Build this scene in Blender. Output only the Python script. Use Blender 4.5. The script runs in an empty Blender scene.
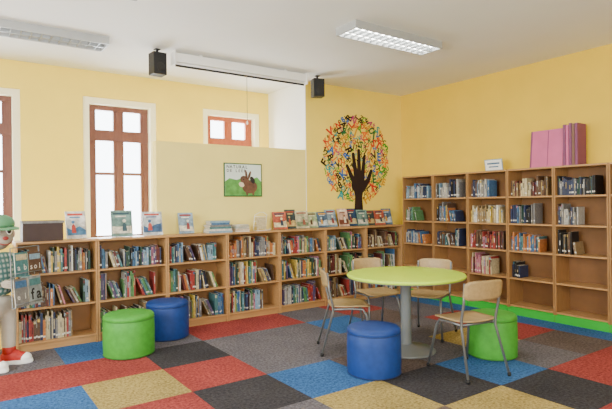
import bpy, bmesh, math, random
from mathutils import Vector, Matrix
random.seed(7)
S = bpy.context.scene
COL = S.collection

# ------------------------------------------------------------------ helpers
def lin(c):
    if isinstance(c, str):
        c = tuple(int(c[i:i+2], 16)/255 for i in (0, 2, 4))
    return tuple((x/12.92 if x <= .04045 else ((x+.055)/1.055)**2.4) for x in c)

MATS = {}
def mat(name, col, rough=.6, var=.06, scale=8, bump=0, metal=0, emit=0, spec=.4, stretch=None):
    if name in MATS: return MATS[name]
    m = bpy.data.materials.new(name); m.use_nodes = True
    nt = m.node_tree; b = nt.nodes['Principled BSDF']
    c = lin(col)
    tc = nt.nodes.new('ShaderNodeTexCoord'); mp = nt.nodes.new('ShaderNodeMapping')
    nz = nt.nodes.new('ShaderNodeTexNoise'); nz.inputs['Scale'].default_value = scale
    nz.inputs['Detail'].default_value = 5
    if stretch: mp.inputs['Scale'].default_value = stretch
    nt.links.new(tc.outputs['Object'], mp.inputs['Vector']); nt.links.new(mp.outputs[0], nz.inputs['Vector'])
    rp = nt.nodes.new('ShaderNodeValToRGB')
    rp.color_ramp.elements[0].position = .3; rp.color_ramp.elements[1].position = .7
    rp.color_ramp.elements[0].color = (*[max(0, x*(1-var*2)) for x in c], 1)
    rp.color_ramp.elements[1].color = (*[min(1, x*(1+var)) for x in c], 1)
    nt.links.new(nz.outputs['Fac'], rp.inputs['Fac']); nt.links.new(rp.outputs[0], b.inputs['Base Color'])
    b.inputs['Roughness'].default_value = rough; b.inputs['Metallic'].default_value = metal
    b.inputs['Specular IOR Level'].default_value = spec
    if bump:
        bp = nt.nodes.new('ShaderNodeBump'); bp.inputs['Strength'].default_value = bump; bp.inputs['Distance'].default_value = .01
        nt.links.new(nz.outputs['Fac'], bp.inputs['Height']); nt.links.new(bp.outputs[0], b.inputs['Normal'])
    if emit:
        b.inputs['Emission Color'].default_value = (*c, 1); b.inputs['Emission Strength'].default_value = emit
    MATS[name] = m; return m

def carpet(name, col):
    """looped pile: coarse wear blotches x fine fleck"""
    m = bpy.data.materials.new(name); m.use_nodes=True; nt=m.node_tree; b=nt.nodes['Principled BSDF']; c=lin(col)
    tc=nt.nodes.new('ShaderNodeTexCoord')
    n1=nt.nodes.new('ShaderNodeTexNoise'); n1.inputs['Scale'].default_value=45; n1.inputs['Detail'].default_value=6; n1.inputs['Roughness'].default_value=.75
    n2=nt.nodes.new('ShaderNodeTexNoise'); n2.inputs['Scale'].default_value=2.5; n2.inputs['Detail'].default_value=4
    for n in (n1,n2): nt.links.new(tc.outputs['Object'],n.inputs['Vector'])
    r1=nt.nodes.new('ShaderNodeValToRGB'); r1.color_ramp.elements[0].position=.36; r1.color_ramp.elements[1].position=.64
    g=sum(c)/3
    r1.color_ramp.elements[0].color=(*[x*.45 for x in c],1); r1.color_ramp.elements[1].color=(*[min(1,(x*.88+g*.12)*1.45) for x in c],1)
    r2=nt.nodes.new('ShaderNodeValToRGB'); r2.color_ramp.elements[0].position=.3; r2.color_ramp.elements[1].position=.7
    r2.color_ramp.elements[0].color=(.8,.8,.8,1); r2.color_ramp.elements[1].color=(1.1,1.08,1.05,1)
    mx=nt.nodes.new('ShaderNodeMix'); mx.data_type='RGBA'; mx.blend_type='MULTIPLY'; mx.inputs['Factor'].default_value=1
    nt.links.new(n1.outputs['Fac'],r1.inputs[0]); nt.links.new(n2.outputs['Fac'],r2.inputs[0])
    nt.links.new(r1.outputs[0],mx.inputs['A']); nt.links.new(r2.outputs[0],mx.inputs['B']); nt.links.new(mx.outputs['Result'],b.inputs['Base Color'])
    b.inputs['Roughness'].default_value=1; b.inputs['Specular IOR Level'].default_value=.1
    bp=nt.nodes.new('ShaderNodeBump'); bp.inputs['Strength'].default_value=.6; bp.inputs['Distance'].default_value=.006
    nt.links.new(n1.outputs['Fac'],bp.inputs['Height']); nt.links.new(bp.outputs[0],b.inputs['Normal'])
    return m

class MB:
    def __init__(s): s.v=[]; s.f=[]; s.m=[]; s.mats=[]; s.sm=[]
    def mi(s, m):
        if m not in s.mats: s.mats.append(m)
        return s.mats.index(m)
    def add(s, vs, fs, m, M=None, smooth=False):
        o=len(s.v); k=s.mi(m)
        for p in vs:
            p=Vector(p); s.v.append(tuple(M@p if M is not None else p))
        for f in fs: s.f.append(tuple(i+o for i in f)); s.m.append(k); s.sm.append(smooth)
    def box(s, x0,x1,y0,y1,z0,z1, m, M=None):
        s.add([(x0,y0,z0),(x1,y0,z0),(x1,y1,z0),(x0,y1,z0),(x0,y0,z1),(x1,y0,z1),(x1,y1,z1),(x0,y1,z1)],
              [(0,3,2,1),(4,5,6,7),(0,1,5,4),(1,2,6,5),(2,3,7,6),(3,0,4,7)], m, M)
    def lathe(s, prof, m, n=48, M=None):
        vs=[];fs=[]
        for r,z in prof:
            for i in range(n):
                a=2*math.pi*i/n; vs.append((r*math.cos(a), r*math.sin(a), z))
        for j in range(len(prof)-1):
            for i in range(n):
                i2=(i+1)%n; fs.append((j*n+i,j*n+i2,(j+1)*n+i2,(j+1)*n+i))
        fs.append(tuple(reversed(range(n)))); L=(len(prof)-1)*n
        fs.append(tuple(L+i for i in range(n)))
        s.add(vs,fs,m,M,True)
    def tube(s, pts, r, m, n=10, M=None, closed=False):
        pts=[Vector(p) for p in pts]; vs=[];fs=[]
        rs = r if isinstance(r,(list,tuple)) else [r]*len(pts)
        up=None
        for i,p in enumerate(pts):
            a=pts[max(0,i-1)]; b=pts[min(len(pts)-1,i+1)]; d=(b-a).normalized()
            if up is None:
                up=Vector((0,0,1)) if abs(d.z)<.9 else Vector((1,0,0))
            x=d.cross(up).normalized(); y=x.cross(d).normalized(); up=y
            for k in range(n):
                t=2*math.pi*k/n; vs.append(tuple(p+(x*math.cos(t)+y*math.sin(t))*rs[i]))
        for j in range(len(pts)-1):
            for k in range(n):
                k2=(k+1)%n; fs.append((j*n+k,j*n+k2,(j+1)*n+k2,(j+1)*n+k))
        fs.append(tuple(reversed(range(n)))); L=(len(pts)-1)*n; fs.append(tuple(L+k for k in range(n)))
        s.add(vs,fs,m,M,True)
    def prism(s, poly, y0, y1, m, M=None):
        n=len(poly); vs=[(p[0],y0,p[1]) for p in poly]+[(p[0],y1,p[1]) for p in poly]
        fs=[tuple(range(n)), tuple(reversed(range(n,2*n)))]+[(i,(i+1)%n,(i+1)%n+n,i+n) for i in range(n)]
        s.add(vs,fs,m,M)
    def sphere(s, c, r, m, n=20, k=12, M=None):
        r = r if isinstance(r,(tuple,list)) else (r,r,r)
        vs=[];fs=[]
        for j in range(1,k):
            t=math.pi*j/k
            for i in range(n):
                a=2*math.pi*i/n
                vs.append((c[0]+r[0]*math.sin(t)*math.cos(a), c[1]+r[1]*math.sin(t)*math.sin(a), c[2]-r[2]*math.cos(t)))
        for j in range(k-2):
            for i in range(n):
                i2=(i+1)%n; fs.append((j*n+i,j*n+i2,(j+1)*n+i2,(j+1)*n+i))
        b=len(vs); vs+= [(c[0],c[1],c[2]-r[2]),(c[0],c[1],c[2]+r[2])]
        for i in range(n):
            i2=(i+1)%n; fs.append((b,i2,i)); fs.append((b+1,(k-2)*n+i,(k-2)*n+i2))
        s.add(vs,fs,m,M,True)
    def obj(s, name, loc=(0,0,0), rot=0, bevel=0, parent=None, recalc=True, mesh=None):
        if mesh is None:
            me=bpy.data.meshes.new(name); me.from_pydata(s.v,[],s.f)
            for m in s.mats: me.materials.append(m)
            for p,k,sm in zip(me.polygons,s.m,s.sm): p.material_index=k; p.use_smooth=sm
            if recalc:
                bm=bmesh.new(); bm.from_mesh(me); bmesh.ops.recalc_face_normals(bm,faces=bm.faces); bm.to_mesh(me); bm.free()
        else: me=mesh
        o=bpy.data.objects.new(name,me); COL.objects.link(o)
        o.location=loc; o.rotation_euler=(0,0,rot)
        if bevel:
            bv=o.modifiers.new('bevel','BEVEL'); bv.width=bevel; bv.segments=2; bv.limit_method='ANGLE'; bv.angle_limit=math.radians(50)
        if parent: o.parent=parent
        return o

_gl={}
def glyph(ch,off=0):
    if (ch,off) in _gl: return _gl[(ch,off)]
    cu=bpy.data.curves.new('t','FONT'); cu.body=ch; cu.size=1; cu.align_x='CENTER'; cu.align_y='CENTER'; cu.resolution_u=2; cu.offset=off
    o=bpy.data.objects.new('t',cu); COL.objects.link(o)
    bpy.context.view_layer.update()
    dg=bpy.context.evaluated_depsgraph_get(); me=bpy.data.meshes.new_from_object(o.evaluated_get(dg))
    r=([tuple(v.co) for v in me.vertices],[tuple(p.vertices) for p in me.polygons])
    bpy.data.objects.remove(o); bpy.data.curves.remove(cu); bpy.data.meshes.remove(me)
    _gl[(ch,off)]=r; return r

# ------------------------------------------------------------------ materials
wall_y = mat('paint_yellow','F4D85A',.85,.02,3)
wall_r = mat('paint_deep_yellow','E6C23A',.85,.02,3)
cream  = mat('paint_cream','FAF4D2',.8,.015,3)
white  = mat('return_wall_lit_white','F8F8F5',.85,.01,3)  # wall colour whitened to carry window light on the return
ceil_m = mat('ceiling_paint','EDEDEB',.9,.01,2)
wood   = mat('beech_laminate','B48856',.45,.08,6,stretch=(1.2,8,14))
woodv  = mat('beech_laminate_tall','9E7547',.45,.08,6,stretch=(8,8,1.2))
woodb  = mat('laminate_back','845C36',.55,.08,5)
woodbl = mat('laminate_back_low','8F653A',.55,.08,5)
wframe = mat('window_wood','70463E',.5,.08,9,stretch=(6,6,1))
ply    = mat('chair_plywood','A58B60',.4,.08,7,stretch=(6,1,6))
steel  = mat('grey_steel','7C7F81',.35,.03,10,metal=.6)
black  = mat('black_plastic','141416',.5,.05,10)
whitep = mat('white_enamel','EDEDEA',.4,.01,10)
greenb = mat('green_plinth','2DB836',.5,.04,6)

# ------------------------------------------------------------------ room
CH=3.13
def wall(name, *b, m=wall_y):
    q=MB(); q.box(*b, m); return q.obj(name)
tile = {'g':carpet('carpet_grey','67636A'),'d':carpet('carpet_charcoal','3E3C40'),
        'r':carpet('carpet_red','9A3E3A'),'b':carpet('carpet_blue','32649E'),
        'y':carpet('carpet_sand','A69150'),'n':carpet('carpet_brown','665854')}
T=.65
rows={-.6:'gbgrrgrgbb', -1.25:'rrdggbngbb', -1.9:'byrggggrbb', -2.55:'grdbngyrbb', -3.2:'yrgydbgnbb', -3.85:'bdrnydrrbb',
      -4.5:'rgbdgrdrbb',-5.15:'gyrgbdgrbb'}
q=MB()
xs=[-5.5+T*i for i in range(-5,10)]
for j in range(-1,14):
    yc=round(-.6-T*j,2)
    for i,xc in enumerate(xs):
        k=i-5
        row=None
        for ky in rows:
            if abs(ky-yc)<.05: row=rows[ky]
        if row and 0<=k<len(row): c=row[k]
        else: c=random.choice('gdgrbyn')
        x0=xc-T/2; x1=xc+T/2; y0=yc-T/2; y1=yc+T/2
        x0=max(x0,-8.8); x1=min(x1,.1); y1=min(y1,1.2); y0=max(y0,-8.4)
        if x1<=x0 or y1<=y0: continue
        q.add([(x0,y0,0),(x1,y0,0),(x1,y1,0),(x0,y1,0)],[(0,1,2,3)],tile[c])
q.box(-8.8,.1,-8.4,1.3,-.12,-.002,tile['g'])
q.obj('floor',recalc=False)
wall('ceiling',-8.8,.12,-8.4,1.3,CH,CH+.1,m=ceil_m)
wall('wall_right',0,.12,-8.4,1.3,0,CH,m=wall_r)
wall('wall_back',-1.89,0,0,1.2,0,CH)
wall('wall_return',-1.9,-1.89,0,1.0,0,CH,m=white)  # same wall, glare of the window painted in as white
wall('wall_partition',-4.03,-1.9,0,.12,0,2.16,m=mat('paint_partition','EFDC80',.85,.02,3))
wall('wall_parapet',-8.8,-4.03,0,.12,0,1.03)
wall('wall_left',-8.9,-8.8,-8.4,1.3,0,CH)
wall('wall_rear',-8.8,0,-8.5,-8.4,0,CH)
wc=[-2.53,-4.15,-5.78,-7.41]
q=MB()
edges=[-1.9]
for c in wc: edges+= [c+.47,c-.47]
edges.append(-8.8)
for i in range(0,len(edges),2): q.box(edges[i+1],edges[i],1.0,1.3,0,CH,wall_y)
for c in wc:
    q.box(c-.47,c+.47,1.0,1.3,2.80,CH,wall_y); q.box(c-.47,c+.47,1.0,1.3,0,.4,wall_y)
q.obj('wall_window')
glass=bpy.data.materials.new('window_glass'); glass.use_nodes=True
nt=glass.node_tree; nt.nodes.clear()
out=nt.nodes.new('ShaderNodeOutputMaterial'); tr=nt.nodes.new('ShaderNodeBsdfTransparent'); gl=nt.nodes.new('ShaderNodeBsdfGlossy'); mx=nt.nodes.new('ShaderNodeMixShader')
mx.inputs[0].default_value=.05; gl.inputs['Roughness'].default_value=.05
nt.links.new(tr.outputs[0],mx.inputs[1]); nt.links.new(gl.outputs[0],mx.inputs[2]); nt.links.new(mx.outputs[0],out.inputs[0])
for n,c in enumerate(wc):
    q=MB(); y0,y1=1.13,1.19
    fm = mat('window_wood_orange','A8583A',.5,.08,9,stretch=(6,6,1)) if n==0 else wframe
    q.box(c-.469,c-.39,1.02,1.25,.4,2.8,cream); q.box(c+.39,c+.469,1.02,1.25,.4,2.8,cream); q.box(c-.39,c+.39,1.02,1.25,2.72,2.799,cream)
    q.box(c-.39,c+.39,1.02,1.25,.401,.45,cream)
    for a,b in ((c-.39,c-.32),(c-.035,c+.035),(c+.32,c+.39)): q.box(a,b,y0,y1,.45,2.72,fm)
    for a,b in ((.45,.55),(2.26,2.40),(2.66,2.72)): q.box(c-.39,c+.39,y0-.01,y1,a,b,fm)
    for z in (1.0,1.83): q.box(c-.32,c+.32,y0+.015,y1-.015,z-.018,z+.018,fm)
    for sx in (-1,1):
        q.box(c+sx*.32-.03*(sx>0),c+sx*.32+.03*(sx<0),y0+.01,y1-.01,.5,2.66,fm)
        q.box(c+sx*.065-.03*(sx>0),c+sx*.065+.03*(sx<0),y0+.01,y1-.01,.5,2.66,fm)
    q.box(c-.33,c+.33,1.158,1.162,.5,2.7,glass)
    q.obj('window_%d'%(n+1))
q=MB(); q.box(-.02,0,-8.39,-3.95,0,.1,greenb); q.obj('baseboard_right')

# ------------------------------------------------------------------ bookcases
LH=1.065; LW=.742
q=MB(); w=LW-.004; d=.30
q.box(0,.018,-d,-.005,0,LH-.022,wood); q.box(w-.018,w,-d,-.005,0,LH-.022,wood)
q.box(-.001,w+.001,-d-.012,-.002,LH-.022,LH,wood)
for z in (.07,.40,.73): q.box(.018,w-.018,-d+.004,-.012,z,z+.018,wood)
q.box(.018,w-.018,-d+.02,-d+.038,0,.07,wood)
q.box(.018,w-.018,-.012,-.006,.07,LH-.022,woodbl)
lowmesh=None
lowx=[-.302-LW*(k+1) for k in range(7)]
for x in lowx:
    o=q.obj('low_bookcase',loc=(x,0,0),bevel=.002,mesh=lowmesh); lowmesh=o.data
TH=1.80; TW=.597
q=MB(); w=TW-.004
q.box(-.30,-.005,-.018,0,.0,TH,woodv); q.box(-.30,-.005,-w,-w+.018,0,TH,woodv)
q.box(-.302,-.004,-w,0,TH-.02,TH+.001,wood)
tz=[.10+.336*i for i in range(5)]
for z in tz: q.box(-.296,-.012,-w+.018,-.018,z,z+.02,wood)
q.box(-.285,-.27,-w+.018,-.018,0,.10,greenb)
q.box(-.303,-.30,-w,0,0,.085,greenb)
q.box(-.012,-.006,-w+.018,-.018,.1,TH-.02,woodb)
tm=None
tally=[-.302-TW*k for k in range(6)]
for y in tally:
    o=q.obj('tall_bookcase',loc=(0,y,0),bevel=.002,mesh=tm); tm=o.data

# ------------------------------------------------------------------ books
pal={}
for n,c in dict(red='9A3A36',dred='5E2C2A',navy='2C3654',blue='43698F',sky='82A0B4',green='55804F',dgreen='2E4A3F',teal='48777A',
     yellow='C8AC50',orange='B4703C',white='D8D5CC',cream='C2B48E',brown='5A4232',tan='8E7753',black='1E1C1C',grey='7A7876',
     purple='584A6C',pink='B46E80',lgrey='A8A6A0').items(): pal[n]=mat('book_'+n,c,.5,.15,40)
allc=['red','dred','navy','navy','blue','blue','sky','green','dgreen','teal','yellow','orange','white','lgrey','cream','brown','tan','black','black','grey','purple','pink','grey','cream','brown','dgreen']
pagem=mat('book_pages','D8CFB8',.9,.05,80)
def book(mb,T,s,z,w,h,dep,rec,a,c):
    ca,sa=math.cos(abs(a)),math.sin(abs(a))
    if a>=0: U=(ca,-sa); V=(sa,ca); O=(s-w*ca,z+w*sa)
    else: U=(ca,sa); V=(-sa,ca); O=(s,z)
    def P(u,v,dd): return T(O[0]+U[0]*u+V[0]*v, dd, O[1]+U[1]*u+V[1]*v)
    def bx(u0,u1,v0,v1,d0,d1,m):
        mb.add([P(u0,v0,d0),P(u1,v0,d0),P(u1,v0,d1),P(u0,v0,d1),P(u0,v1,d0),P(u1,v1,d0),P(u1,v1,d1),P(u0,v1,d1)],
          [(0,3,2,1),(4,5,6,7),(0,1,5,4),(1,2,6,5),(2,3,7,6),(3,0,4,7)],m)
    bx(0,w,0,h,rec,rec+dep,pal[c])
    if w>.008:
        bx(w*.15,w*.85,h*.985,h*1.003,rec+.003,rec+dep-.004,pagem)
        alt=random.choice(['white','cream','yellow','black','lgrey','navy','sky'])
        k=random.random()
        if k<.45: bx(w*.04,w*.96,h*.12,h*.12+.018,rec-.0006,rec+.001,pal['white'])
        v0=random.uniform(.35,.5)
        if k>.3: bx(w*.3,w*.7,h*v0,h*(v0+.15+.25*random.random()),rec-.0006,rec+.001,pal[alt])
        if random.random()<.2: bx(0,w,h*.82,h*.95,rec-.0006,rec+.001,pal[random.choice(allc)])
def fill(mb,T,s0,s1,z,hmax,frac,cols,wmin=.006,wmax=.024,hr=(.62,.9),rec0=.03,leanp=.3):
    end=s0+(s1-s0)*frac; s=s0+.004
    c=random.choice(cols)
    while s<end-.02:
        if random.random()<leanp and s>s0+.06:
            n=random.randint(3,8); a=random.uniform(.12,.45)*-1
            hb=hmax*random.uniform(*hr); s+=hb*math.sin(-a)*.85+.002
            for _ in range(n):
                w=random.uniform(wmin,wmax); h=hb*random.uniform(.75,.85)
                if s+w/math.cos(a)>end: break
                book(mb,T,s,z,w,h,random.uniform(.15,.2),rec0+random.uniform(0,.03),a,random.choice(cols)); s+=w/math.cos(a)+.001
            s+=.002
        else:
            n=random.randint(5,13); hb=hmax*random.uniform(*hr)
            for _ in range(n):
                if random.random()<.85: c=random.choice(cols)
                w=random.uniform(wmin,wmax); h=min(hmax*.95,hb*random.uniform(.76,1.14))
                if s+w>end: s=end; break
                book(mb,T,s,z,w,h,random.uniform(.14,.2),rec0+random.uniform(0,.03),-1e-6,c); s+=w+.001
q=MB()
Tl=lambda s,dd,z:(s,-.30+dd,z)
themes=[allc,allc,allc,allc,['orange','brown','navy','cream','tan','grey','red'],['navy','blue','lgrey','sky','black','red'],['brown','tan','cream','dred','black','green'],['navy','teal','lgrey','red','purple','green']]
for i,x in enumerate(lowx):
    for r,z in enumerate((.088,.418,.748)):
        cols=random.choice(themes)
        f=random.choice([.97,.97,.95,.97,.88])
        if i in (3,6) and r==0: f=.7
        fill(q,Tl,x+.02,x+LW-.026,z+.0015,.29 if r<2 else .27,f,cols,hr=(.68,.9),leanp=.36)
q.obj('library_books')
q=MB()
Tt=lambda s,dd,z:(-.30+dd,-s,z)
F=[[.8,.75,.55,.88,.78,.3],[.42,.65,.9,.6,.42,.25],[.75,.75,.92,.7,.4,.3],[0,0,.6,.25,0,0],[0,0,.22,0,0,0]]
C={(0,0):['sky','lgrey','blue','grey','navy','white'],(0,1):['lgrey','grey','navy','sky','black'],(0,2):['navy','grey','lgrey','brown','blue'],(0,3):['brown','tan','dred','brown','cream'],(0,4):['navy','black','navy','dgreen','grey'],
   (1,0):['green','dgreen','teal','lgrey'],(1,2):['cream','yellow','white','tan'],(2,2):['red','dred','pink','brown','red'],(3,2):['pink','red','dred','cream'],
   (1,3):['navy','blue','black','dgreen','grey'],(2,3):['blue','navy','teal','orange','sky'],(3,3):['black','navy'],(2,0):['blue','lgrey','navy','orange'],(2,1):['navy','brown','lgrey','teal'],
   (1,4):['lgrey','brown','grey','navy'],(2,4):['cream','tan','grey','brown','black']}
for k,y in enumerate(tally):
    for r in range(5):
        if F[r][k]<=0: continue
        uni=(r,k) in((0,4),(2,2),(1,2),(0,3))
        fill(q,Tt,-y+.02,-y+TW-.026,tz[4-r]+.0215,.31,F[r][k],C.get((r,k),allc),wmin=.009,wmax=.026,hr=(.62,.68) if uni else (.55,.78),leanp=0 if uni else .3,rec0=.03)
q.obj('library_books')

def covers(i):
    return [('E8E4DC','4E7FA8','C0463C'),('6E8E86','D8D2BE','2F4B55'),('C9CFD2','3E5F86','B4463A'),('8AA3B5','E7DFC8','8C3D3D'),('3C4A4A','C8B070','9C4A38'),
            ('B85C46','EBD9A8','2C3C50'),('A9B98C','E2D7B0','5A3F2C'),('DDB9A0','7A4436','F0E6D0'),('55708C','C7D6DE','D8A23C'),('C7BE9A','7C8C6C','8E4E3E'),('2E4A6B','C7B98A','8B3030')][i%11]
def picture_book(x,w,h,i,y=-.14,rot=0,z0=LH):
    a,b,c=covers(i)
    ma=mat('cover_%d_a'%(i%11),a,.35,.35,14); mb_=mat('cover_%d_b'%(i%11),b,.35,.3,18); mc=mat('cover_%d_c'%(i%11),c,.35,.2,18)
    q=MB(); t=.012
    R=Matrix.Rotation(math.radians(-14),4,'X')
    q.box(-w/2,w/2,-t/2,t/2,0,h,ma,R)
    q.box(-w/2+.004,w/2+.001,-t/2+.002,t/2-.002,.003,h-.003,pagem,R)
    q.prism([(-w*.46,h*.12),(w*.46,h*.12),(w*.46,h*(.3+.1*(i%3))),(w*.15,h*(.45-.06*(i%2))),(-w*.2,h*(.3+.07*(i%2))),(-w*.46,h*.4)],-t/2-.001,-t/2,mb_,R)
    fx=w*(.12 if i%2 else -.14)
    q.prism([(fx-.1*w,h*.2),(fx+.12*w,h*.2),(fx+.09*w,h*.46),(fx,h*.54),(fx-.08*w,h*.46)],-t/2-.002,-t/2,mc,R)
    q.prism([(fx+w*.085*math.cos(k*.6),h*.6+w*.085*math.sin(k*.6)) for k in range(10)],-t/2-.0024,-t/2,mb_,R)
    q.box(-w*.40,w*.36,-t/2-.0015,-t/2,h*.84,h*.92,mc,R)
    q.box(-w*.30,w*.22,-t/2-.0015,-t/2,h*.75,h*.80,mb_,R)
    q.tube([(-w*.3,-.03,.004),(-w*.3,.05,.004),(-w*.3,.06,h*.5)],.002,steel,6)
    q.tube([(w*.3,-.03,.004),(w*.3,.05,.004),(w*.3,.06,h*.5)],.002,steel,6)
    return q.obj('picture_book',loc=(x,y,z0+.004),rot=rot)
i=0
for x,w,h in ((-4.92,.20,.29),(-4.46,.22,.29),(-4.12,.22,.27),(-3.72,.18,.25)):
    picture_book(x,w,h,i,rot=random.uniform(-.1,.1)); i+=1
xx=-2.42
order=[5,4,9,6,8,3,7,10,1,4,5,8,6,9]
n_=0
while xx<-.42:
    w=random.uniform(.16,.21); picture_book(xx,w,random.uniform(.215,.27),order[n_%14],y=-.14+(.02 if n_%2 else -.01),rot=random.uniform(-.12,.12)); n_+=1; xx+=w*.97
q=MB(); z=0
for k,(c,w,d_) in enumerate((('sky',.30,.20),('white',.28,.2),('teal',.27,.19),('grey',.29,.18),('blue',.24,.17),('sky',.25,.18))):
    M=Matrix.Rotation(random.uniform(-.15,.15),4,'Z'); h=.024
    q.box(-w/2,w/2,-d_/2,d_/2,z,z+.003,pal[c],M); q.box(-w/2+.004,w/2-.004,-d_/2+.004,d_/2-.004,z+.003,z+h-.003,pagem,M)
    q.box(-w/2,w/2,-d_/2,d_/2,z+h-.003,z+h,pal[c],M); q.box(-w/2,w/2,-d_/2-.002,-d_/2+.001,z,z+h,pal[c],M); z+=h
q.obj('stack_of_books',loc=(-3.33,-.15,LH))
q=MB()
for k,(c,w,d_) in enumerate((('white',.2,.14),('orange',.2,.14),('sky',.19,.13),('teal',.2,.14),('white',.19,.13))):
    M=Matrix.Translation((0,0,k*.018))@Matrix.Rotation(.1*k,4,'Z')
    q.box(-w/2,w/2,-d_/2,d_/2,0,.003,pal[c],M); q.box(-w/2+.004,w/2-.004,-d_/2+.002,d_/2-.004,.003,.015,pagem,M)
    q.box(-w/2,w/2,-d_/2,d_/2,.015,.018,pal[c],M)
q.obj('stack_of_books',loc=(-3.03,-.16,LH))
q=MB()
for x0 in (-.09,.09):
    q.tube([(x0,-.06,.004),(x0,.06,.004),(x0,.02,.2),(x0*.3,.0,.235)],.004,whitep,6)
    q.tube([(x0,-.06,.004),(x0,-.06,.03)],.003,whitep,6)
for z in (.06,.12,.18): q.tube([(-.09,.045-z*.15,z),(.09,.045-z*.15,z)],.003,whitep,6)
q.tube([(-.09,-.06,.005),(.09,-.06,.005)],.003,whitep,6); q.tube([(-.027,0,.235),(.027,0,.235)],.003,whitep,6)
q.box(-.07,.07,.0,.006,.02,.17,pal['cream'],Matrix.Rotation(-.12,4,'X'))
q.obj('wire_book_stand',loc=(-2.71,-.15,LH))
q=MB(); bm_=mat('dark_brown_box','3E2E2C',.6,.08,8)
q.box(-.18,.18,-.11,.11,0,.015,bm_); q.box(-.18,.18,-.11,-.095,.015,.20,bm_); q.box(-.18,.18,.095,.11,.015,.20,bm_)
q.box(-.18,-.165,-.095,.095,.015,.20,bm_); q.box(.165,.18,-.095,.095,.015,.20,bm_)
q.box(-.19,.19,-.118,-.11,.175,.2,pal['grey'])
for k in range(8): q.box(-.15+.036*k,-.12+.036*k,-.08,.08,.015,.17+.02*(k%2),pal[allc[k*2]])
q.obj('storage_box',loc=(-5.25,-.15,LH),bevel=.002)

# items on tall bookcase: large pink folder in front of mauve and brown ones
q=MB(); pk=mat('pink_card','C8608E',.5,.05,5); pu=mat('mauve_card','7E4268',.5,.05,5); br=mat('brown_card','7A5848',.6,.05,5)
R=Matrix.Translation((-.235,0,.004))@Matrix.Rotation(math.radians(6),4,'Y')
q.box(0,.006,-.40,0,0,.44,pk,R); q.box(.006,.022,-.395,-.004,.004,.436,pagem,R); q.box(.022,.028,-.40,0,0,.44,pk,R)
q.box(-.002,.03,-.018,.002,0,.44,pu,R)
q.box(-.001,.0,-.222,-.214,.01,.43,pu,R)
for k,(m,h) in enumerate(((pu,.47),(pk,.46),(pu,.48),(br,.47),(pu,.475))):
    y=-.41-.034*k; q.box(-.235,-.04,y-.029,y,0.001,h,m); q.box(-.231,-.05,y-.025,y-.004,h-.01,h+.002,pagem)
q.obj('card_folder_set',loc=(0,-2.36,TH+.002),bevel=.002)
q=MB(); R=Matrix.Rotation(math.radians(-10),4,'Y')
q.box(-.004,.004,-.13,.13,0,.15,pal['sky'],R); q.box(-.006,-.004,-.12,.12,.01,.14,whitep,R)
q.box(-.008,-.006,-.09,.09,.085,.105,pal['blue'],R); q.box(-.008,-.006,-.07,.07,.045,.06,pal['blue'],R)
q.box(0,.07,-.1,.1,0,.006,pal['sky'])
q.obj('shelf_sign',loc=(-.22,-1.86,TH+.002))

# ------------------------------------------------------------------ wall art
hand_m=mat('mural_brown','24120E',.8,.1,10)
lc=[mat('mural_'+n,c,.8,.05,10) for n,c in dict(red='CE2A1E',orange='E8701A',green='3E9428',dgreen='0F6238',blue='1F5FB0',brown='642E18',yell='D89A00',mag='B02A70',teal='209898',black='2A2420').items()]
q=MB(); cx,cz=-.95,2.07
hand=[((0,1.07),.10,(0,1.50),.07),((0,1.50),.07,(0,1.66),.105),((-.02,1.68),.12,(.01,1.72),.12),
      ((-.09,1.72),.042,(-.22,1.96),.026),((-.045,1.78),.042,(-.10,2.14),.027),((.015,1.78),.042,(.01,2.20),.027),((.075,1.76),.040,(.12,2.11),.025),
      ((.07,1.62),.055,(.19,1.75),.040),((.19,1.75),.039,(.26,1.90),.024)]
hx=-.93
def caps(a,ra,b,rb):
    a=Vector(a);b=Vector(b);d=(b-a).normalized();n=Vector((-d.y,d.x));an=math.atan2(n.y,n.x);P=[]
    for k in range(9): t=an+math.pi*k/8; P.append((a.x+ra*math.cos(t),a.y+ra*math.sin(t)))
    for k in range(9): t=an+math.pi+math.pi*k/8; P.append((b.x+rb*math.cos(t),b.y+rb*math.sin(t)))
    return P
for k,(a,ra,b,rb) in enumerate(hand):
    P=[(x+hx,z) for x,z in caps(a,ra,b,rb)]
    P=[(x,max(z,LH+.005)) for x,z in P]
    q.prism(P,-.005-.0004*k,-.001,hand_m)
def dseg(p,a,b):
    a=Vector(a);b=Vector(b);t=max(0,min(1,(p-a).dot(b-a)/((b-a).length_squared+1e-9)));return (p-(a+(b-a)*t)).length
pts=[];tries=0
while tries<16000:
    tries+=1
    r=.64*math.sqrt(random.random());t=random.uniform(0,2*math.pi)
    p=Vector((r*math.cos(t)+cx,r*math.sin(t)+cz)); sz=random.choice([.07,.09,.11,.13]) if tries<4000 else random.choice([.045,.06])
    if any((p-o).length<(sz+os)*.36 for o,os in pts): continue
    lp=Vector((p.x-hx,p.y))
    if any(dseg(lp,a,b)<max(ra,rb)*.8+sz*.32 for a,ra,b,rb in hand): continue
    pts.append((p,sz))
for p,sz in pts:
    v,f=glyph(random.choice('ABCDEFGHJKLMNPRSTUVXYZBRSEAG2358'),.035)
    a=random.uniform(-1.2,1.2);M=Matrix.Translation((p.x,-.004-random.random()*.002,p.y))@Matrix.Rotation(math.radians(90),4,'X')@Matrix.Rotation(a,4,'Z')@Matrix.Scale(sz*1.3,4)
    q.add(v,f,random.choice(lc),M)
q.obj('alphabet_tree_mural',recalc=False)
q=MB(); gf=mat('poster_frame','2F5A36',.5); gr=mat('poster_grass','5FA04A',.6,.2,14); sk=mat('poster_sky','D9E6DC',.6,.05,6); dk=mat('poster_donkey','6B4A36',.7,.2,20); d2=mat('poster_dark','2B2320',.7)
W,H=.55,.43
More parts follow.
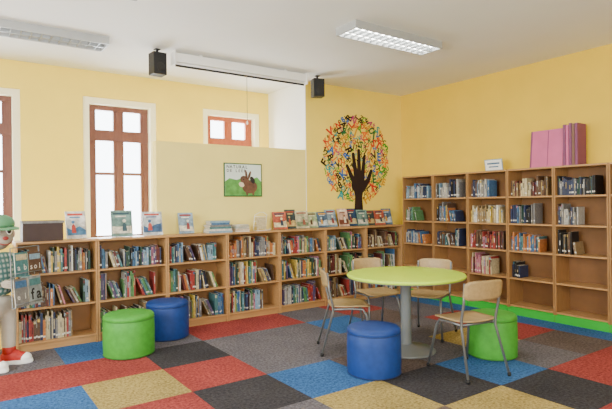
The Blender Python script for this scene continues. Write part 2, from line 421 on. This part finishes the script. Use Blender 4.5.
q.box(-W/2,W/2,-.012,0,-H/2,H/2,gf); q.box(-W/2+.015,W/2-.015,-.014,-.012,-H/2+.015,H/2-.015,sk)
q.box(-W/2+.015,W/2-.015,-.015,-.014,-H/2+.015,-.02,gr)
q.prism([(-.26,-.02),(-.2,.02),(-.1,.0),(0,.03),(.1,.0),(.2,.04),(.26,-.02)],-.0152,-.014,gr)
def ell(cx,cz,a,b,rot=0,n=20): return [(cx+a*math.cos(t)*math.cos(rot)-b*math.sin(t)*math.sin(rot),cz+a*math.cos(t)*math.sin(rot)+b*math.sin(t)*math.cos(rot)) for t in [2*math.pi*k/n for k in range(n)]]
q.prism(ell(.09,-.09,.11,.085),-.017,-.015,dk); q.prism(ell(.02,-.01,.075,.055,-.7),-.018,-.015,dk); q.prism(ell(-.03,-.06,.04,.03,-.5),-.019,-.015,mat('poster_muzzle','D8C6A8',.7))
q.prism(ell(.04,.07,.016,.06,.15),-.018,-.015,dk); q.prism(ell(.085,.06,.016,.06,-.35),-.018,-.015,dk)
q.prism(ell(.0,.005,.009,.009),-.0195,-.015,d2); q.prism(ell(.14,-.15,.018,.05),-.018,-.015,dk); q.prism(ell(.05,-.155,.018,.045),-.018,-.015,dk); q.prism(ell(.13,.0,.03,.05,.5),-.0175,-.015,d2)
for w_,x0,z0,s in (('NATURAL',-.22,.165,.055),('DE LEER',-.22,.115,.05)):
    for k,ch in enumerate(w_):
        if ch==' ': continue
        v,f=glyph(ch,.02); q.add(v,f,d2,Matrix.Translation((x0+k*s*.8,-.0155,z0))@Matrix.Rotation(math.radians(90),4,'X')@Matrix.Scale(s,4))
q.obj('framed_poster',loc=(-2.895,-.001,1.72))

# ------------------------------------------------------------------ ceiling things
tube_m=mat('fluorescent_tube','FFFDF5',.4,0,5,emit=25)
tube_off=mat('fluorescent_tube_off','F2F2EE',.4,0,5,emit=2)
refl=mat('louvre_metal','8E9192',.3,.02,5,metal=.5)
side_m=mat('fixture_grey','A4A6A6',.4,.02,8)
def fixture(x,y,on):
    q=MB(); L,W=1.22,.30
    q.box(-L/2,L/2,-W/2,W/2,-.012,0,side_m)
    q.box(-L/2,L/2,-W/2,-W/2+.015,-.075,-.012,side_m); q.box(-L/2,L/2,W/2-.015,W/2,-.075,-.012,side_m)
    q.box(-L/2,-L/2+.015,-W/2+.015,W/2-.015,-.075,-.012,side_m); q.box(L/2-.015,L/2,-W/2+.015,W/2-.015,-.075,-.012,side_m)
    q.box(-L/2+.02,L/2-.02,-.008,.008,-.075,-.015,refl)
    for k in range(1,14): q.box(-L/2+.087*k,-L/2+.087*k+.006,-W/2+.015,W/2-.015,-.073,-.05,refl)
    for yy in (-.07,.07): q.tube([(-L/2+.03,yy,-.036),(L/2-.03,yy,-.036)],.018,tube_m if on else tube_off,10)
    q.obj('fluorescent_light_fixture',loc=(x,y,CH))
fixture(-2.25,-2.07,1); fixture(-5.26,-.30,0); fixture(-5.36,-1.86,0)
q=MB()
q.box(-.89,.89,-.05,.05,-.12,-.02,whitep); q.tube([(-.88,0,-.13),(.88,0,-.13)],.018,whitep,12); q.box(-.88,.88,-.012,.0,-.165,-.13,black)
q.box(-.91,-.89,-.06,.06,-.15,0,whitep); q.box(.89,.91,-.06,.06,-.15,0,whitep); q.box(-.6,-.56,-.03,.03,-.02,0,whitep); q.box(.56,.6,-.03,.03,-.02,0,whitep)
q.tube([(.02,-.02,-.15),(.02,-.02,-.7)],.004,mat('cord_grey','6A6A66',.7),6); q.lathe([(.008,-.75),(.012,-.73),(.005,-.70)],whitep,10,Matrix.Translation((.02,-.02,0)))
q.obj('projector_screen',loc=(-3.03,-.33,CH),bevel=.003)
def speaker(x,y,r):
    q=MB(); q.box(-.075,.075,-.07,.07,-.29,-.05,black); q.box(-.012,.012,.0,.02,-.05,0,black); q.box(-.03,.03,-.02,.04,-.008,0,black)
    g=mat('speaker_grille','242426',.8,.2,80); q.box(-.065,.065,-.076,-.07,-.28,-.06,g)
    Rx=Matrix.Translation((0,-.077,-.21))@Matrix.Rotation(math.radians(90),4,'X'); q.lathe([(.045,0),(.048,.004),(.04,.006)],black,20,Rx)
    q.obj('wall_speaker',loc=(x,y,CH),rot=r,bevel=.006)
speaker(-4.11,-.33,.1); speaker(-1.92,-.33,-.3)

# ------------------------------------------------------------------ table
q=MB(); lime=mat('lime_laminate','BEE236',.3,.02,4); tg=mat('table_grey','74797B',.4,.04,8)
q.lathe([(.53,.700),(.55,.704),(.556,.716),(.55,.728),(.53,.732)],lime,96)
q.lathe([(.545,.697),(.550,.700)],tg,96)
q.lathe([(.20,.67),(.20,.697)],tg,40); q.lathe([(.055,.03),(.05,.05),(.05,.60),(.09,.66),(.12,.672)],tg,32)
q.lathe([(.27,0),(.275,.008),(.26,.02),(.10,.04),(.056,.07)],tg,56)
q.obj('round_table',loc=(-2.47,-2.44,0))

# ------------------------------------------------------------------ poufs
def pouf(name,col,x,y,r=.22,h=.39):
    c=mat('vinyl_'+name,col,.55,.07,22,spec=.3,bump=.12); dkc=mat('vinyl_seam_'+name,''.join('%02X'%int(int(col[i:i+2],16)*.75) for i in (0,2,4)),.5)
    q=MB()
    q.lathe([(r-.02,0),(r-.006,.006),(r,.02),(r+.003,h*.3),(r+.003,h*.6),(r-.001,h-.055),(r-.004,h-.05),(r+.001,h-.044),(r-.001,h-.022),(r-.014,h-.008),(r-.04,h-.001),(r*.5,h+.003),(.01,h+.004)],c,64)
    q.tube([((r-.0005)*math.cos(a),(r-.0005)*math.sin(a),h-.05) for a in [2*math.pi*k/48 for k in range(49)]],.004,dkc,6)
    q.tube([(r*math.cos(a),r*math.sin(a),.014) for a in [2*math.pi*k/48 for k in range(49)]],.004,dkc,6)
    q.tube([((r+.002)*math.cos(.7),(r+.002)*math.sin(.7),.01),((r+.003)*math.cos(.7),(r+.003)*math.sin(.7),h-.05)],.003,dkc,6)
    q.obj('round_pouf_stool',loc=(x,y,0))
pouf('blue','1B3C80',-3.14,-2.72); pouf('green','459A34',-4.62,-.92,.232); pouf('blue','1B3C80',-4.11,-.545,.22); pouf('green','459A34',-1.95,-3.01,.215)

# ------------------------------------------------------------------ chairs (face +y)
def slab(q,fn,nu,nv,t,m):
    vs=[];fs=[]
    def sh(u,v):
        k=5
        l=(abs(u)**k+abs(v)**k)**(1/k); mx=max(abs(u),abs(v))
        s=mx/l if l>1e-6 else 1
        return u*s,v*s
    for side in (0,1):
        for j in range(nv+1):
            for i in range(nu+1):
                u,v=sh(-1+2*i/nu,-1+2*j/nv); P,N=fn(u,v); P=Vector(P)+Vector(N)*(t*(.5 if side else -.5)); vs.append(tuple(P))
    n=(nu+1)*(nv+1)
    for j in range(nv):
        for i in range(nu):
            a=j*(nu+1)+i; fs.append((a,a+1,a+nu+2,a+nu+1)); fs.append((a+n,a+nu+1+n,a+nu+2+n,a+1+n))
    bd=[i for i in range(nu+1)]+[j*(nu+1)+nu for j in range(1,nv+1)]+[nv*(nu+1)+i for i in range(nu-1,-1,-1)]+[j*(nu+1) for j in range(nv-1,0,-1)]
    for a,b in zip(bd,bd[1:]+bd[:1]): fs.append((a,b,b+n,a+n))
    q.add(vs,fs,m,None,True)
q=MB()
slab(q,lambda u,v:((u*.195,.01+v*.19,.435+.012*u*u-(.02*max(0,v-.6))+.012*max(0,-v-.5)),(0,0,1)),12,12,.012,ply)
slab(q,lambda u,v:((u*.195,-.215-.035*(1-u*u)-v*.012,.70+v*.08),(0,1,0)),12,8,.010,ply)
for s in (-1,1):
    q.tube([(s*.21,-.27,.012),(s*.175,-.16,.40),(s*.178,-.165,.47),(s*.180,-.195,.60),(s*.182,-.21,.76)],.011,steel,10)
    q.tube([(s*.21,.22,.012),(s*.175,.15,.36),(s*.168,.12,.412),(s*.165,.0,.42),(s*.170,-.155,.418)],.011,steel,10)
    for yy in (-.27,.22): q.lathe([(.014,0),(.015,.012),(.013,.03)],black,12,Matrix.Translation((s*.21,yy,0)))
q.tube([(-.168,.11,.415),(.168,.11,.415)],.010,steel,8); q.tube([(-.172,-.14,.415),(.172,-.14,.415)],.010,steel,8)
cm=None
def chair(x,y,fx,fy):
    global cm
    o=q.obj('school_chair',loc=(x,y,0),rot=math.atan2(-fx,fy),mesh=cm); cm=o.data
chair(-2.49,-3.13,.19,.98); chair(-2.88,-2.07,.85,-.52); chair(-1.86,-2.18,-.9,-.38); chair(-2.21,-1.76,-.25,-1)

# ------------------------------------------------------------------ mascot figure
root=bpy.data.objects.new('reading_mascot_figure',None); COL.objects.link(root)
root.location=(-5.66,-.62,0); root.rotation_euler=(0,0,math.radians(40)); root.scale=(.94,.94,.97)
trou=mat('mascot_trousers','BDB7AC',.8,.06,10); fur=mat('mascot_skin','A89C8C',.8,.12,10)
shirt=bpy.data.materials.new('mascot_plaid'); shirt.use_nodes=True; nt=shirt.node_tree; b=nt.nodes['Principled BSDF']; b.inputs['Roughness'].default_value=.85
tc=nt.nodes.new('ShaderNodeTexCoord')
w1=nt.nodes.new('ShaderNodeTexWave'); w1.bands_direction='Z'; w1.inputs['Scale'].default_value=7
w2=nt.nodes.new('ShaderNodeTexWave'); w2.bands_direction='X'; w2.inputs['Scale'].default_value=7
mx=nt.nodes.new('ShaderNodeMix'); mx.data_type='RGBA'; mx.inputs['A'].default_value=(*lin('3F6E6C'),1); mx.inputs['B'].default_value=(*lin('C2CCC2'),1)
mm=nt.nodes.new('ShaderNodeMath'); mm.operation='MULTIPLY'
nt.links.new(tc.outputs['Object'],w1.inputs[0]); nt.links.new(tc.outputs['Object'],w2.inputs[0]); nt.links.new(w1.outputs['Fac'],mm.inputs[0]); nt.links.new(w2.outputs['Fac'],mm.inputs[1])
nt.links.new(mm.outputs[0],mx.inputs['Factor']); nt.links.new(mx.outputs['Result'],b.inputs['Base Color'])
def skin(name,verts,edges,radii,m,rootv=0,sub=2):
    me=bpy.data.meshes.new(name); me.from_pydata(verts,edges,[]); me.materials.append(m)
    o=bpy.data.objects.new(name,me); COL.objects.link(o); o.parent=root
    sk=o.modifiers.new('skin','SKIN'); sk.use_smooth_shade=True
    for i,r in enumerate(radii):
        r=r if isinstance(r,tuple) else (r,r); me.skin_vertices[0].data[i].radius=r
    me.skin_vertices[0].data[rootv].use_root=True
    ss=o.modifiers.new('sub','SUBSURF'); ss.levels=sub; ss.render_levels=sub
    return o
skin('trousers',[(0,0,.58),(.09,0,.52),(.10,-.01,.30),(.11,0,.10),(-.09,0,.52),(-.10,-.01,.30),(-.11,0,.10),(0,0,.66)],
     [(0,1),(1,2),(2,3),(0,4),(4,5),(5,6),(0,7)],[(.13,.11),.09,.07,.062,.09,.07,.062,(.13,.11)],trou)
skin('shirt',[(0,0,.62),(0,0,.78),(0,0,.95),(0,0,1.04),(.15,0,.97),(.22,-.05,.82),(.17,-.20,.78),(-.15,0,.97),(-.22,-.05,.82),(-.15,-.20,.78)],
     [(0,1),(1,2),(2,3),(2,4),(4,5),(5,6),(2,7),(7,8),(8,9)],[(.14,.12),(.15,.13),(.15,.11),.06,.065,.055,.042,.065,.055,.042],shirt)
for s in (-1,1):
    bx=s*.160; by=-.215; bz=.775
    vs=[(bx,by+.02,bz),(bx-s*.003,by-.03,bz)]; es=[(0,1)]; rr=[.030,.034]
    for k,(dz,L) in enumerate(((.026,.052),(.009,.058),(-.009,.055),(-.026,.043))):
        a=len(vs); vs+= [(bx+s*.003,by-.06,bz+dz),(bx-s*.005,by-.09,bz+dz),(bx-s*.005-s*L*.6,by-.100,bz+dz*.9)]
        es+= [(1,a),(a,a+1),(a+1,a+2)]; rr+= [.0105,.0095,.008]
    a=len(vs); vs+= [(bx-s*.022,by-.035,bz+.03),(bx-s*.05,by-.045,bz+.035)]; es+= [(1,a),(a,a+1)]; rr+= [.012,.009]
    skin('hand_%s'%('left' if s>0 else 'right'),vs,es,rr,fur,0,1)
q=MB(); red=mat('sneaker_red','A8241F',.6,.05,12); gcap=mat('cap_green','5A8F68',.8,.06,12); eyew=mat('eye_white','F6F6F2',.3,0); lipm=mat('mouth_red','8A2E2C',.6)
q.sphere((0,0,1.20),(.125,.125,.145),fur,28,18); q.sphere((0,-.105,1.15),(.075,.065,.055),fur,24,14); q.sphere((0,-.168,1.17),(.026,.018,.018),lipm,16,10)
q.tube([(-.05,-.150,1.125),(-.025,-.164,1.115),(0,-.168,1.112),(.025,-.164,1.115),(.05,-.150,1.125)],.005,lipm,8)
for s in (-1,1):
    q.sphere((s*.05,-.102,1.235),(.036,.028,.042),eyew,18,12); q.sphere((s*.048,-.127,1.232),(.018,.008,.022),black,14,10)
    q.sphere((s*.13,.01,1.2),(.022,.032,.045),fur,16,10); q.sphere((s*.137,-.004,1.2),(.012,.022,.03),mat('ear_pink','CFA79A',.8),14,10)
    q.tube([(s*.085,-.098,1.285),(s*.052,-.118,1.295),(s*.025,-.118,1.288)],.006,mat('brow','6A4A36',.8),8)
q.lathe([(.136,1.27),(.142,1.285),(.140,1.315),(.12,1.35),(.07,1.375),(.012,1.383)],gcap,36); q.sphere((0,0,1.385),.012,gcap,12,8)
q.prism([(x,-y) for x,y in ((-.115,.08),(-.125,.155),(-.095,.225),(0,.25),(.095,.225),(.125,.155),(.115,.08))],0,.012,gcap,Matrix.Translation((0,0,1.28))@Matrix.Rotation(math.radians(-84),4,'X'))
for k in range(10):
    a=math.pi*k/9; q.sphere((.120*math.cos(a),.045+.085*math.sin(a),1.255),(.03,.03,.04),mat('hair_brown','6E4A30',.9),10,8)
q.obj('head',parent=root,rot=math.radians(-22))
for s in (-1,1):
    q=MB(); M=Matrix.Translation((s*.125,-.06,0))@Matrix.Rotation(s*.2+.25,4,'Z')
    def ringpts(sc,z): return [(math.cos(a)*.062*sc*(1.08 if math.sin(a)<0 else .92),math.sin(a)*.155*sc,z) for a in [2*math.pi*k/28 for k in range(28)]]
    vs=[];lv=[(1,0),(1.03,.01),(1.0,.035)]
    for sc,z in lv: vs+=ringpts(sc,z)
    fs=[(j*28+k,j*28+(k+1)%28,(j+1)*28+(k+1)%28,(j+1)*28+k) for j in range(2) for k in range(28)]+[tuple(range(28)),tuple(56+k for k in range(28))]
    q.add(vs,fs,whitep,M,False)
    q.sphere((0,.03,.055),(.056,.105,.075),red,22,14,M); q.sphere((0,-.085,.045),(.055,.062,.048),whitep,22,14,M); q.sphere((0,-.045,.052),(.054,.08,.052),red,22,14,M)
    q.lathe([(.05,.09),(.058,.10),(.058,.15),(.052,.155)],red,20,M@Matrix.Translation((0,.055,0)))
    for k in range(4): q.tube([(-.03,-.02+.025*k,.098+.009*k),(0,-.025+.025*k,.108+.012*k),(.03,-.02+.025*k,.098+.009*k)],.0045,whitep,6,M)
    q.obj('sneaker_%s'%('left' if s>0 else 'right'),parent=root)
q=MB(); mg=mat('magazine_grey','8F9797',.5,.25,14); M=Matrix.Translation((.0,-.325,.57))
for sx in (-.165,.165):
    q.tube([(sx,-.04,0),(sx,0,0),(sx,.01,.27),(sx,.02,.52)],.005,steel,8,M)
for z,y in ((0,0),(.13,.005),(.27,.01),(.40,.015),(.52,.02)): q.tube([(-.165,y,z),(.165,y,z)],.004,steel,8,M)
for z,y in ((.03,-.04),(.30,-.035)):
    q.tube([(-.165,y,z),(.165,y,z)],.004,steel,8,M)
    for sx in (-.165,-.055,.055,.165): q.tube([(sx,y,z),(sx,y,z-.03),(sx,.008,z-.03)],.003,steel,6,M)
def cov(x0,x1,z0,h,m1,m2,txt,tilt=-6):
    Ms=M@Matrix.Translation((0,-.028,z0))@Matrix.Rotation(math.radians(tilt),4,'X')
    q.box(x0,x1,-.004,.0,0,h,m1,Ms); q.box(x0+.001,x1-.001,.0,.007,.003,h-.003,pagem,Ms); q.box(x0,x1,.007,.010,0,h,m1,Ms)
    q.box(x0+.012,x1-.012,-.0055,-.004,h*.68,h*.92,m2,Ms)
    n=len(txt)
    for k,ch in enumerate(txt):
        v,f=glyph(ch,.02); q.add(v,f,black if m1 is mg else pal['white'],Ms@Matrix.Translation((x0+(x1-x0)*(k+.5)/n,-.0062,h*.36))@Matrix.Rotation(math.radians(90),4,'X')@Matrix.Scale(.14 if m1 is mg else .07,4))
cov(-.155,-.005,.0,.25,pal['grey'],pal['blue'],'el'); cov(.005,.155,.0,.25,mg,pal['teal'],'fa')
cov(-.155,-.01,.27,.21,pal['teal'],pal['cream'],'ab',-4); cov(.0,.15,.27,.20,pal['brown'],pal['sky'],'sol',-4)
q.obj('book_display_tray',parent=root,recalc=False)

# ------------------------------------------------------------------ light
w=bpy.data.worlds.new('sky'); S.world=w; w.use_nodes=True; nt=w.node_tree; bg=nt.nodes['Background']
bg.inputs[0].default_value=(.86,.94,1,1); bg.inputs[1].default_value=11
def area(name,loc,rot,sx,sy,e,c=(1,1,1)):
    l=bpy.data.lights.new(name,'AREA'); l.shape='RECTANGLE'; l.size=sx; l.size_y=sy; l.energy=e; l.color=c
    o=bpy.data.objects.new(name,l); COL.objects.link(o); o.location=loc; o.rotation_euler=[math.radians(a) for a in rot]; return o
area('fill_lamp_rear',(-5.4,-8.3,1.9),(90,0,0),3.5,1.8,310,(.95,.97,1))  # added area lamp standing in for presumed windows; rear wall is closed
area('fill_lamp_left',(-8.7,-3.2,1.9),(90,0,-90),3.5,1.8,350,(.90,.95,1))  # added fill lamp inside the closed left wall, no window built
for c in wc: area('daylight_window',(c,1.5,1.7),(-90,0,0),.8,2.2,160,(.90,.95,1))
area('ceiling_lamp_glow',(-2.25,-2.07,CH-.1),(0,0,0),1.1,.25,26,(1,.99,.97))

# ------------------------------------------------------------------ camera
cam=bpy.data.cameras.new('camera'); co=bpy.data.objects.new('camera',cam); COL.objects.link(co); S.camera=co
cam.sensor_width=36; cam.lens=508/612*36; cam.clip_start=.05
th=math.radians(35.0); rho=.012
Fv=Vector((math.sin(th),math.cos(th),0)); Rv=Vector((math.cos(th),-math.sin(th),0)); Uv=Vector((0,0,1))
pit=-.001
F2=(Fv*math.cos(pit)+Uv*math.sin(pit)).normalized(); U2=Rv.cross(F2)
r=Rv*math.cos(rho)-U2*math.sin(rho); u=U2*math.cos(rho)+Rv*math.sin(rho)
M=Matrix((r,u,-F2)).transposed().to_4x4(); M.translation=Vector((-6.0,-5.85,1.40)); co.matrix_world=M
